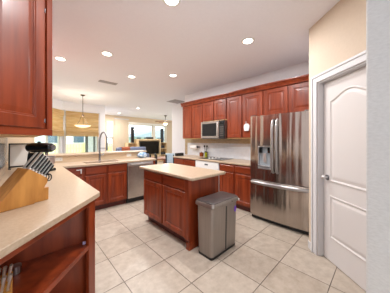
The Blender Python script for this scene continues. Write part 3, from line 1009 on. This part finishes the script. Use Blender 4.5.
ck = thing('cooktop', 'black glass cooktop on the range counter below the microwave', 'cooktop', (3.10, 3.13, ZC1 + 0.001), R90)
G().box(0.0, 0.70, 0.0, 0.46, 0.0, 0.009).build('glass_top', M['black_gloss'], ck, bevel=0.003)
for (x, y, r) in ((0.17, 0.13, 0.085), (0.17, 0.34, 0.07), (0.52, 0.13, 0.07), (0.52, 0.34, 0.09)):
    G().lathe([(r - 0.012, 0.0095), (r, 0.0095), (r, 0.0115), (r - 0.012, 0.0115), (r - 0.012, 0.0095)], (x, y, 0)).build('burner_ring', M['grey_plastic'], ck)
for i in range(4):
    G().cyl((0.31 + 0.026 * i - 0.0, 0.05 + 0.09 * i, 0.0095), (0.31 + 0.026 * i, 0.05 + 0.09 * i, 0.032), 0.018, 0.015).build('control_knob', M['white'], ck, smooth=True)

jr = thing('canister', 'copper canister on the counter left of the cooktop', 'canister', (3.50, 3.41, ZC1 + 0.001))
G().lathe([(0, 0), (0.055, 0), (0.058, 0.01), (0.058, 0.09), (0, 0.09)]).build('body', M['copper'], jr, smooth=True)
G().lathe([(0, 0.0905), (0.06, 0.0905), (0.06, 0.103), (0.012, 0.110), (0.014, 0.124), (0, 0.126)]).build('lid', M['copper'], jr, smooth=True)
ob = thing('oil_bottle', 'olive green bottle beside the copper canister', 'bottle', (3.52, 3.265, ZC1 + 0.001))
G().lathe([(0, 0), (0.04, 0), (0.042, 0.01), (0.042, 0.08), (0.015, 0.105), (0.014, 0.128), (0, 0.128)]).build('body', M['olive'], ob, smooth=True)
G().lathe([(0, 0.1285), (0.016, 0.1285), (0.016, 0.145), (0, 0.145)]).build('cap', M['black'], ob, smooth=True)
uh = thing('utensil_holder', 'dark crock of cooking utensils behind the olive bottle', 'utensil holder', (3.585, 3.33, ZC1 + 0.001))
G().lathe([(0, 0), (0.036, 0), (0.042, 0.13), (0.037, 0.13), (0.032, 0.01), (0, 0.008)]).build('crock', M['tower'], uh, smooth=True)
for k, (ax, ay) in enumerate(((-0.035, -0.06), (0.015, 0.05), (-0.03, 0.03), (0.02, -0.025))):
    g = G().tube([(ax * 0.2, ay * 0.2, 0.02), (ax, ay, 0.25)], 0.004, 8)
    g.sphere((ax * 1.08, ay * 1.08, 0.275), 0.022, (0.4, 1, 1.3), 10)
    g.build('utensil', M['black'], uh, smooth=True)
pt = thing('paper_towel_holder', 'white paper towel roll on the wall under the left wall cabinets', 'paper towel', (3.56, 3.93, 1.16), 0)
G().cyl((0, -0.03, 0), (0, -0.30, 0), 0.062, n=28).build('roll', M['paper'], pt, smooth=True)
G().cyl((0, -0.005, 0), (0, -0.028, 0), 0.045).cyl((0, -0.302, 0), (0, -0.32, 0), 0.03).box(-0.01, 0.089, -0.02, -0.008, -0.012, 0.012).box(-0.01, 0.089, -0.318, -0.306, -0.012, 0.012).build('bracket', M['black'], pt, smooth=True)
bx = thing('black_case', 'flat black case lying on the left end of the range counter', 'case', (3.06, 3.93, ZC1 + 0.001))
G().box(0, 0.25, 0, 0.09, 0.0, 0.06).build('body', M['black'], bx, bevel=0.006)
G().box(0.0, 0.25, 0.0, 0.09, 0.061, 0.08).build('lid', M['black'], bx, bevel=0.006)

# wall cabinets
FXU = 3.33
ZU0, ZU1 = 1.39, 2.345
G_U = 'wall cabinets'
wall_cabinet('leftmost cherry wall cabinet on the range wall, with two doors beside the microwave', (FXU, 4.0, 0), R90, 0.80, ZU0, ZU1, [(0.015, 0.39), (0.42, 0.785)])
wall_cabinet('short two-door cherry wall cabinet above the microwave', (FXU, 3.199, 0), R90, 0.755, 1.815, ZU1, [(0.015, 0.37), (0.395, 0.74)])
wall_cabinet('tall single-door cherry wall cabinet just right of the microwave', (FXU, 2.443, 0), R90, 0.405, ZU0, ZU1, [(0.015, 0.385)])
wall_cabinet('tall cherry wall cabinet next to the refrigerator with white cloth on it', (FXU, 2.037, 0), R90, 0.455, ZU0, ZU1, [(0.015, 0.435)])
wall_cabinet('two-door cherry wall cabinet above the refrigerator', (FXU, 1.581, 0), R90, 0.915, 1.80, ZU1, [(0.02, 0.435), (0.475, 0.895)])
g = G()
prof = [(-0.0225, -0.034), (-0.034, -0.034), (-0.036, -0.022), (-0.030, -0.014), (-0.036, 0.0), (-0.048, 0.022), (-0.066, 0.040), (-0.070, 0.044), (-0.070, 0.062), (0.02, 0.062), (0.02, 0.0005), (-0.0005, 0.0005), (-0.0005, -0.032), (-0.0225, -0.032)]
g.prism([(p[0], p[1]) for p in prof], 0.0, 3.365, mx=Matrix(((1, 0, 0, FXU), (0, 0, -1, 4.028), (0, 1, 0, 2.346), (0, 0, 0, 1))))
cm = g.build('crown_moulding', M['cherry_h'], None)
tag(cm, 'cherry crown moulding along the top of the range wall cabinets', 'moulding')

mw = thing('microwave', 'stainless over-the-range microwave under the short wall cabinet', 'microwave', (3.27, 3.185, 0), R90)
G().box(0, 0.735, 0.0, 0.36, 1.392, 1.812).build('body', M['steel'], mw, bevel=0.003)
d_ = G().box(0.004, 0.575, -0.03, -0.001, 1.40, 1.806).build('door', M['steel'], mw, bevel=0.006)
G().box(0.05, 0.50, -0.0325, -0.0305, 1.455, 1.755).build('glass', M['black_gloss'], d_, bevel=0.001)
G().tube([(0.555, -0.031, 1.44), (0.555, -0.06, 1.45), (0.555, -0.065, 1.60), (0.555, -0.06, 1.76), (0.555, -0.031, 1.77)], 0.010).build('handle', M['steel_bright'], mw, smooth=True)
cp = G().box(0.58, 0.731, -0.03, -0.001, 1.40, 1.806).build('control_panel', M['black'], mw, bevel=0.006)
G().box(0.60, 0.715, -0.032, -0.0305, 1.72, 1.77).build('display', M['black_gloss'], cp)
g = G()
for i in range(5):
    for j in range(3):
        g.box(0.606 + 0.037 * j, 0.634 + 0.037 * j, -0.032, -0.0305, 1.45 + 0.048 * i, 1.48 + 0.048 * i)
g.build('buttons', M['steel_dark'], cp)
G().box(0.004, 0.731, -0.02, 0.30, 1.386, 1.3915).build('bottom_vent', M['black'], mw)

# white cloth hanging by the fridge
bm_ = G().rings([[(-0.012, y, z) for y, z in ((-0.05, -0.13), (0.05, -0.13), (0.062, -0.05), (0.05, 0.0), (0.015, 0.02), (-0.03, 0.02), (-0.07, -0.02), (-0.06, -0.08))],
                 [(0.012, y, z) for y, z in ((-0.05, -0.13), (0.05, -0.13), (0.062, -0.05), (0.05, 0.0), (0.015, 0.02), (-0.03, 0.02), (-0.07, -0.02), (-0.06, -0.08))]])
ph = thing('pot_holder', 'white quilted pot holder hanging on the cabinet beside the refrigerator', 'pot holder', (3.293, 1.93, 1.675))
bm_.build('pad', M['cloth_white'], ph, bevel=0.006)
G().tube([(0, 0.015, 0.022), (0, 0.03, 0.045), (0, 0.012, 0.06), (0, -0.004, 0.045), (0, 0.01, 0.022)], 0.003, 6).build('loop', M['cloth_white'], ph)

# ------------------------------------------------------------------ refrigerator (local x = left to right, y = depth)
FRW = 0.93
fr = thing('refrigerator', 'stainless steel french door refrigerator with water dispenser', 'refrigerator', (2.86, 1.617, 0), R90)
G().box(0.0, FRW, 0.075, 0.78, 0.05, 1.765).build('body', M['steel_dark'], fr, bevel=0.004)


def bowed(x0, x1, z0, z1, holes=None):
    """door skin with the gentle bow of the whole front, front near y=0"""
    n = 12
    f_ = lambda x: 0.028 * ((x - FRW / 2) / (FRW / 2)) ** 2
    top = [(x0 + (x1 - x0) * k / n, f_(x0 + (x1 - x0) * k / n)) for k in range(n + 1)]
    return top + [(x1, 0.072), (x0, 0.072)]


SEAM = 0.445
lz, uz = 0.70, 1.768
# left door, built around the dispenser niche
DXa, DXb, DZa, DZb = 0.15, 0.372, 0.88, 1.26
g = G()
g.prism(bowed(0.002, SEAM - 0.003, 0, 0), DZb, uz)
g.prism(bowed(0.002, SEAM - 0.003, 0, 0), lz, DZa)
g.prism(bowed(0.002, DXa, 0, 0), DZa, DZb)
g.prism(bowed(DXb, SEAM - 0.003, 0, 0), DZa, DZb)
bmesh.ops.remove_doubles(g.bm, verts=g.bm.verts[:], dist=1e-5)
dl = g.build('door', M['fridge'], fr)
dp = G().box(DXa + 0.001, DXb - 0.001, 0.060, 0.071, DZa + 0.001, DZb - 0.001).build('dispenser', M['niche'], fr)
dp['label'] = 'grey water dispenser niche'
g = G()
for a, b, z0, z1 in ((DXa + 0.0005, DXa + 0.014, DZa, DZb), (DXb - 0.014, DXb - 0.0005, DZa, DZb), (DXa + 0.014, DXb - 0.014, DZb - 0.012, DZb), (DXa + 0.014, DXb - 0.014, DZa, DZa + 0.02)):
    g.box(a, b, 0.004, 0.059, z0 + 0.0005, z1 - 0.0005)
g.build('bezel', M['steel_bright'], dp, bevel=0.002)
G().box(DXa + 0.02, DXa + 0.06, 0.012, 0.058, 1.145, 1.238).box(DXb - 0.06, DXb - 0.02, 0.012, 0.058, 1.145, 1.238).build('control_panel', M['black_gloss'], dp, bevel=0.003)
G().box(0.235, 0.287, 0.025, 0.055, 0.99, 1.14).build('lever', M['steel_bright'], dp, bevel=0.004)
G().box(DXa + 0.02, DXb - 0.02, 0.008, 0.058, 0.9215, 0.935).build('drip_tray', M['steel_bright'], dp, bevel=0.003)
G().prism(bowed(SEAM + 0.003, FRW - 0.002, 0, 0), lz, uz).build('door', M['fridge'], fr)
G().prism(bowed(0.002, FRW - 0.002, 0, 0), 0.075, 0.692).build('freezer_drawer', M['fridge'], fr)
for x in (SEAM - 0.032, SEAM + 0.032):
    pts = [(x, 0.002, 0.84), (x, -0.03, 0.86), (x, -0.048, 0.95), (x, -0.056, 1.26), (x, -0.048, 1.57), (x, -0.03, 1.66), (x, 0.002, 1.68)]
    G().tube(pts, [0.016, 0.021, 0.023, 0.023, 0.023, 0.021, 0.016], 12).build('door_handle', M['handle_steel'], fr, smooth=True)
pts = [(0.03, 0.028, 0.650), (0.05, -0.01, 0.650), (0.16, -0.035, 0.650), (0.46, -0.052, 0.650), (0.76, -0.035, 0.650), (0.88, -0.01, 0.650), (0.90, 0.022, 0.650)]
G().tube(pts, [0.018, 0.027, 0.030, 0.031, 0.030, 0.027, 0.018], 12).build('drawer_handle', M['handle_steel'], fr, smooth=True)
G().box(0.01, FRW - 0.01, 0.06, 0.12, 0.012, 0.049).build('toe_grille', M['black'], fr)
for x in (0.06, FRW - 0.06):
    for y in (0.10, 0.72):
        G().cyl((x, y, 0.0), (x, y, 0.049), 0.02).build('foot', M['black'], fr)
for x in (0.05, FRW - 0.05):
    G().box(x - 0.04, x + 0.04, 0.02, 0.12, 1.7685, 1.785).build('hinge_cover', M['steel_dark'], fr, bevel=0.004)

# ------------------------------------------------------------------ island
isl = thing('island_cabinet', 'cherry kitchen island cabinet with two drawers and two doors', 'cabinet', (1.48, 2.80, 0), R90)
IW, IDP = 1.13, 0.57
G().box(0, IW, 0, IDP, 0.115, 0.874).build('body', M['cherry'], isl, bevel=0.003)
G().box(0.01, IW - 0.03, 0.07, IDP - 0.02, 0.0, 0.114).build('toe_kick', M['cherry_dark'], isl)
for a, b in ((0.025, 0.56), (0.59, 1.085)):
    drawer_front(a, b, 0.725, 0.855, y=-0.0205).build('drawer', M['cherry_h'], isl)
    panel_door(a, b, 0.135, 0.705, y=-0.0205).build('door', M['cherry'], isl)
G().box(IW + 0.0005, IW + 0.02, 0.0, IDP, 0.0, 0.874).build('end_panel', M['cherry'], isl, bevel=0.002)
G().box(IW - 0.055, IW + 0.019, -0.014, -0.0005, 0.115, 0.874).build('corner_post', M['cherry'], isl, bevel=0.003)
G().prism([(IW - 0.03, -0.014), (IW + 0.032, -0.014), (IW + 0.032, 0.06), (IW + 0.021, 0.06), (IW + 0.021, -0.0005), (IW - 0.03, -0.0005)], 0.0, 0.09).build('foot', M['cherry_h'], isl, bevel=0.004)
G().box(IW + 0.021, IW + 0.03, 0.0605, IDP, 0.0, 0.075).build('base_moulding', M['cherry_h'], isl, bevel=0.003)
rc = 0.03
pl = []
for cx, cy, a0 in ((2.085 - rc, 2.885 - rc, 0), (1.425 + rc, 2.885 - rc, 90), (1.425 + rc, 1.54 + rc, 180), (2.085 - rc, 1.54 + rc, 270)):
    for k in range(5):
        a = math.radians(a0 + 22.5 * k)
        pl.append((cx + rc * math.cos(a), cy + rc * math.sin(a)))
it = G().prism(pl, ZC0, ZC1).build('countertop', M['counter'], None, bevel=0.012, seg=3)
tag(it, 'rectangular beige countertop on the kitchen island', 'countertop')


# ------------------------------------------------------------------ trash can
def rrect(x0, x1, y0, y1, r, z, n=5):
    p = []
    for cx, cy, a0 in ((x1 - r, y1 - r, 0), (x0 + r, y1 - r, 90), (x0 + r, y0 + r, 180), (x1 - r, y0 + r, 270)):
        for k in range(n + 1):
            a = math.radians(a0 + 90 * k / n)
            p.append((cx + r * math.cos(a), cy + r * math.sin(a), z))
    return p


tr = thing('trash_can', 'brushed steel rectangular trash can with dark lid at the island end', 'trash can', (1.765, 1.440, 0))
G().rings([rrect(-0.240, 0.240, -0.112, 0.112, 0.03, 0.001), rrect(-0.242, 0.242, -0.114, 0.114, 0.03, 0.028)]).build('base', M['black'], tr, smooth=True)
G().rings([rrect(-0.240, 0.240, -0.112, 0.112, 0.032, 0.029), rrect(-0.248, 0.248, -0.124, 0.124, 0.032, 0.575)]).build('body', M['trash'], tr, smooth=True)
G().rings([rrect(-0.250, 0.250, -0.138, 0.138, 0.035, 0.576), rrect(-0.262, 0.262, -0.147, 0.147, 0.035, 0.59), rrect(-0.262, 0.262, -0.147, 0.147, 0.035, 0.622),
           rrect(-0.254, 0.254, -0.139, 0.139, 0.03, 0.634)]).build('rim', M['trash'], tr, smooth=True)
G().rings([rrect(-0.250, 0.250, -0.135, 0.135, 0.03, 0.6345), rrect(-0.250, 0.250, -0.135, 0.135, 0.03, 0.642), rrect(-0.24, 0.24, -0.125, 0.125, 0.03, 0.648)]).build('lid', M['trash_lid'], tr, smooth=True)
tz = (0.124 - 0.112) / 0.546
gr = Matrix.Translation((0, -0.112, 0.029)) @ Matrix.Rotation(math.atan(tz), 4, 'X')
G().box(0.008, 0.028, -0.0015, 0.004, 0.004, 0.53, gr).build('pedal_slot', M['black'], tr)
st = G().prism([(0.205 + 0.024 * math.cos(2 * PI * k / 20), 0.45 + 0.040 * math.sin(2 * PI * k / 20)) for k in range(20)], -0.0015, 0.0005,
               mx=gr @ Matrix(((1, 0, 0, 0), (0, 0, 1, 0), (0, 1, 0, 0), (0, 0, 0, 1)))).build('sticker', M['purple'], tr)
st['label'] = 'purple oval sticker'
G().box(0.2625, 0.272, -0.145, -0.10, 0.575, 0.60).build('liner_tab', M['white_plastic'], tr, bevel=0.003)
G().cyl((0.10, -0.1475, 0.606), (0.10, -0.152, 0.606), 0.007).build('sensor', M['black'], tr)

# ------------------------------------------------------------------ family room
et = thing('entertainment_center', 'maple entertainment unit with side shelves under the family room windows', 'tv cabinet', (4.20, 9.75, 0))
g = G()
g.box(0.57, 0.64, 0, 0.5, 0, 1.33).box(2.02, 2.09, 0, 0.5, 0, 1.33).box(0.56, 2.10, -0.02, 0.5, 1.331, 1.42).box(0.64, 2.02, 0.02, 0.5, 0, 0.46).box(0.64, 2.02, 0.44, 0.5, 0.46, 1.33)
g.build('center_unit', M['maple'], et, bevel=0.004)
for x0, x1 in ((0.0, 0.555), (2.105, 2.62)):
    g = G().box(x0, x0 + 0.03, 0.05, 0.5, 0, 1.17).box(x1 - 0.03, x1, 0.05, 0.5, 0, 1.17).box(x0, x1, 0.47, 0.5, 0, 1.17)
    for z in (0.0, 0.38, 0.80, 1.17):
        g.box(x0, x1, 0.05, 0.5, z, z + 0.03)
    g.build('side_shelf', M['maple'], et)
tv = thing('television', 'black flat television in front of the maple entertainment unit', 'television', (4.86, 9.60, 0.0))
G().box(0.0, 1.25, 0.06, 0.11, 0.53, 1.26).build('bezel', M['black'], tv, bevel=0.004)
G().box(0.02, 1.23, 0.054, 0.0595, 0.55, 1.24).build('screen', M['black_gloss'], tv)
G().box(0.35, 0.98, -0.06, 0.12, 0.0, 0.02).box(0.62, 0.71, 0.075, 0.105, 0.02, 0.50).build('stand', M['black'], tv)
for x, lb in ((4.475, 'tall narrow black speaker standing left of the television'), (6.48, 'tall narrow black speaker standing right of the television')):
    s = thing('tower_speaker', lb, 'speaker', (x, 9.90, 1.201), 0, 'tower speakers')
    G().box(0, 0.14, 0, 0.18, 0.02, 0.90).build('enclosure', M['tower'], s, bevel=0.006)
    G().box(-0.02, 0.16, -0.02, 0.20, 0, 0.019).build('base', M['black'], s)
    G().box(0.012, 0.128, -0.008, -0.0005, 0.06, 0.88).build('grille', M['black'], s)
s = thing('center_speaker', 'small black speaker on top of the maple entertainment unit', 'speaker', (5.42, 9.85, 1.421))
G().box(0, 0.42, 0, 0.2, 0, 0.12).build('enclosure', M['tower'], s, bevel=0.006)
G().box(0.01, 0.41, -0.008, -0.0005, 0.01, 0.11).build('grille', M['black'], s)
bn = thing('game_console', 'dark box in the upper right shelf of the entertainment unit', 'electronics', (6.38, 9.95, 0.831))
G().box(0, 0.34, 0, 0.2, 0, 0.18).build('body', M['tower'], bn, bevel=0.004)
bn = thing('disc_player', 'dark flat box in the lower right shelf of the entertainment unit', 'electronics', (6.36, 9.95, 0.411))
G().box(0, 0.42, 0, 0.25, 0, 0.16).build('body', M['tower'], bn, bevel=0.004)

vb = thing('vertical_blind', 'beige vertical blind beside the family room windows', 'blind', (3.72, FY - 0.10, 0))
G().box(0, 0.84, 0, 0.05, 2.56, 2.60).build('headrail', M['trim'], vb)
g = G()
for i in range(10):
    g.box(-0.045, 0.045, -0.002, 0.002, 0.03, 2.555, Matrix.Translation((0.045 + 0.083 * i, 0.025, 0)) @ Matrix.Rotation(0.35, 4, 'Z'))
g.build('vanes', M['blind'], vb)
rs = thing('cellular_shade', 'cream shade pulled halfway down the narrow family room window', 'window shade', (3.34, FY - 0.03, 0))
G().box(0.0, 0.34, -0.01, 0.02, 2.38, 2.42).build('headrail', M['trim'], rs)
g = G()
for i in range(14):
    z = 2.38 - 0.062 * (i + 1)
    g.prism([(0.0, z), (-0.012, z + 0.031), (0.0, z + 0.0615), (0.012, z + 0.031)], 0.0, 0.34, mx=Matrix(((0, 0, 1, 0), (1, 0, 0, 0), (0, 1, 0, 0), (0, 0, 0, 1))))
g.build('pleats', M['roller'], rs)

so = thing('sofa', 'grey blue sofa back seen over the bar ledge', 'sofa', (3.05, 8.2, 0), 0.10)
G().box(0, 1.5, 0.24, 0.92, 0.08, 0.44).build('seat', M['sofa_blue'], so, bevel=0.05, seg=3)
G().box(0.0, 1.5, 0.0, 0.235, 0.08, 1.02).build('backrest', M['sofa_blue'], so, bevel=0.07, seg=4)
for x in (-0.19, 1.505):
    G().box(x, x + 0.185, 0.0, 0.92, 0.08, 0.66).build('armrest', M['sofa_blue'], so, bevel=0.05, seg=3)
for x in (0.05, 1.4):
    for y in (0.05, 0.8):
        G().cyl((x, y, 0), (x, y, 0.079), 0.025).build('foot', M['dark_metal'], so)
thr = G().rings([[(x, y, z) for y, z in ((-0.012, 0.70), (-0.012, 1.0), (0.02, 1.034), (0.215, 1.034), (0.247, 1.0), (0.247, 0.60), (0.239, 0.60), (0.239, 0.99), (0.21, 1.024), (0.025, 1.024), (-0.003, 0.99), (-0.003, 0.70))] for x in (0.0, 0.40)]).build('throw_blanket', M['rust'], None, loc=(3.24, 8.22, 0), rotz=0.10)
tag(thr, 'rust brown throw draped over the grey blue sofa back', 'blanket')

tb = thing('table', 'brown wooden table beyond the end of the sink counter', 'table', (3.35, 5.35, 0))
G().box(-0.45, 0.5, -0.33, 0.33, 0.715, 0.75).build('tabletop', M['oak'], tb, bevel=0.006)
for x in (-0.40, 0.45):
    for y in (-0.28, 0.28):
        G().box(x - 0.03, x + 0.03, y - 0.03, y + 0.03, 0.0, 0.714).build('leg', M['oak'], tb, bevel=0.004)


def chair(label, loc, rz, m_back, w=0.42, zb=(0.62, 0.96)):
    t = thing('dining_chair', label, 'chair', loc, rz, 'chairs by the brown table')
    G().box(-w / 2, w / 2, -0.2, 0.2, 0.43, 0.48).build('seat', m_back, t, bevel=0.015, seg=3)
    G().box(-w / 2 + 0.0, w / 2, 0.185, 0.225, zb[0], zb[1]).build('backrest', m_back, t, bevel=0.012, seg=3)
    for x in (-w / 2 + 0.02, w / 2 - 0.02):
        G().box(x - 0.018, x + 0.018, 0.228, 0.262, 0.0, zb[1] - 0.04).build('rear_leg', M['black'], t, bevel=0.004)
        G().box(x - 0.018, x + 0.018, -0.19, -0.155, 0.0, 0.429).build('front_leg', M['black'], t, bevel=0.004)
    return t


chair('pale blue backed chair behind the left end of the range counter', (3.29, 4.58, 0), 2.525, M['cloth_pale_blue'], w=0.26)
chair('black chair seen edge-on beside the blue towel', (2.63, 4.74, 0), -2.115, M['black'], w=0.30)
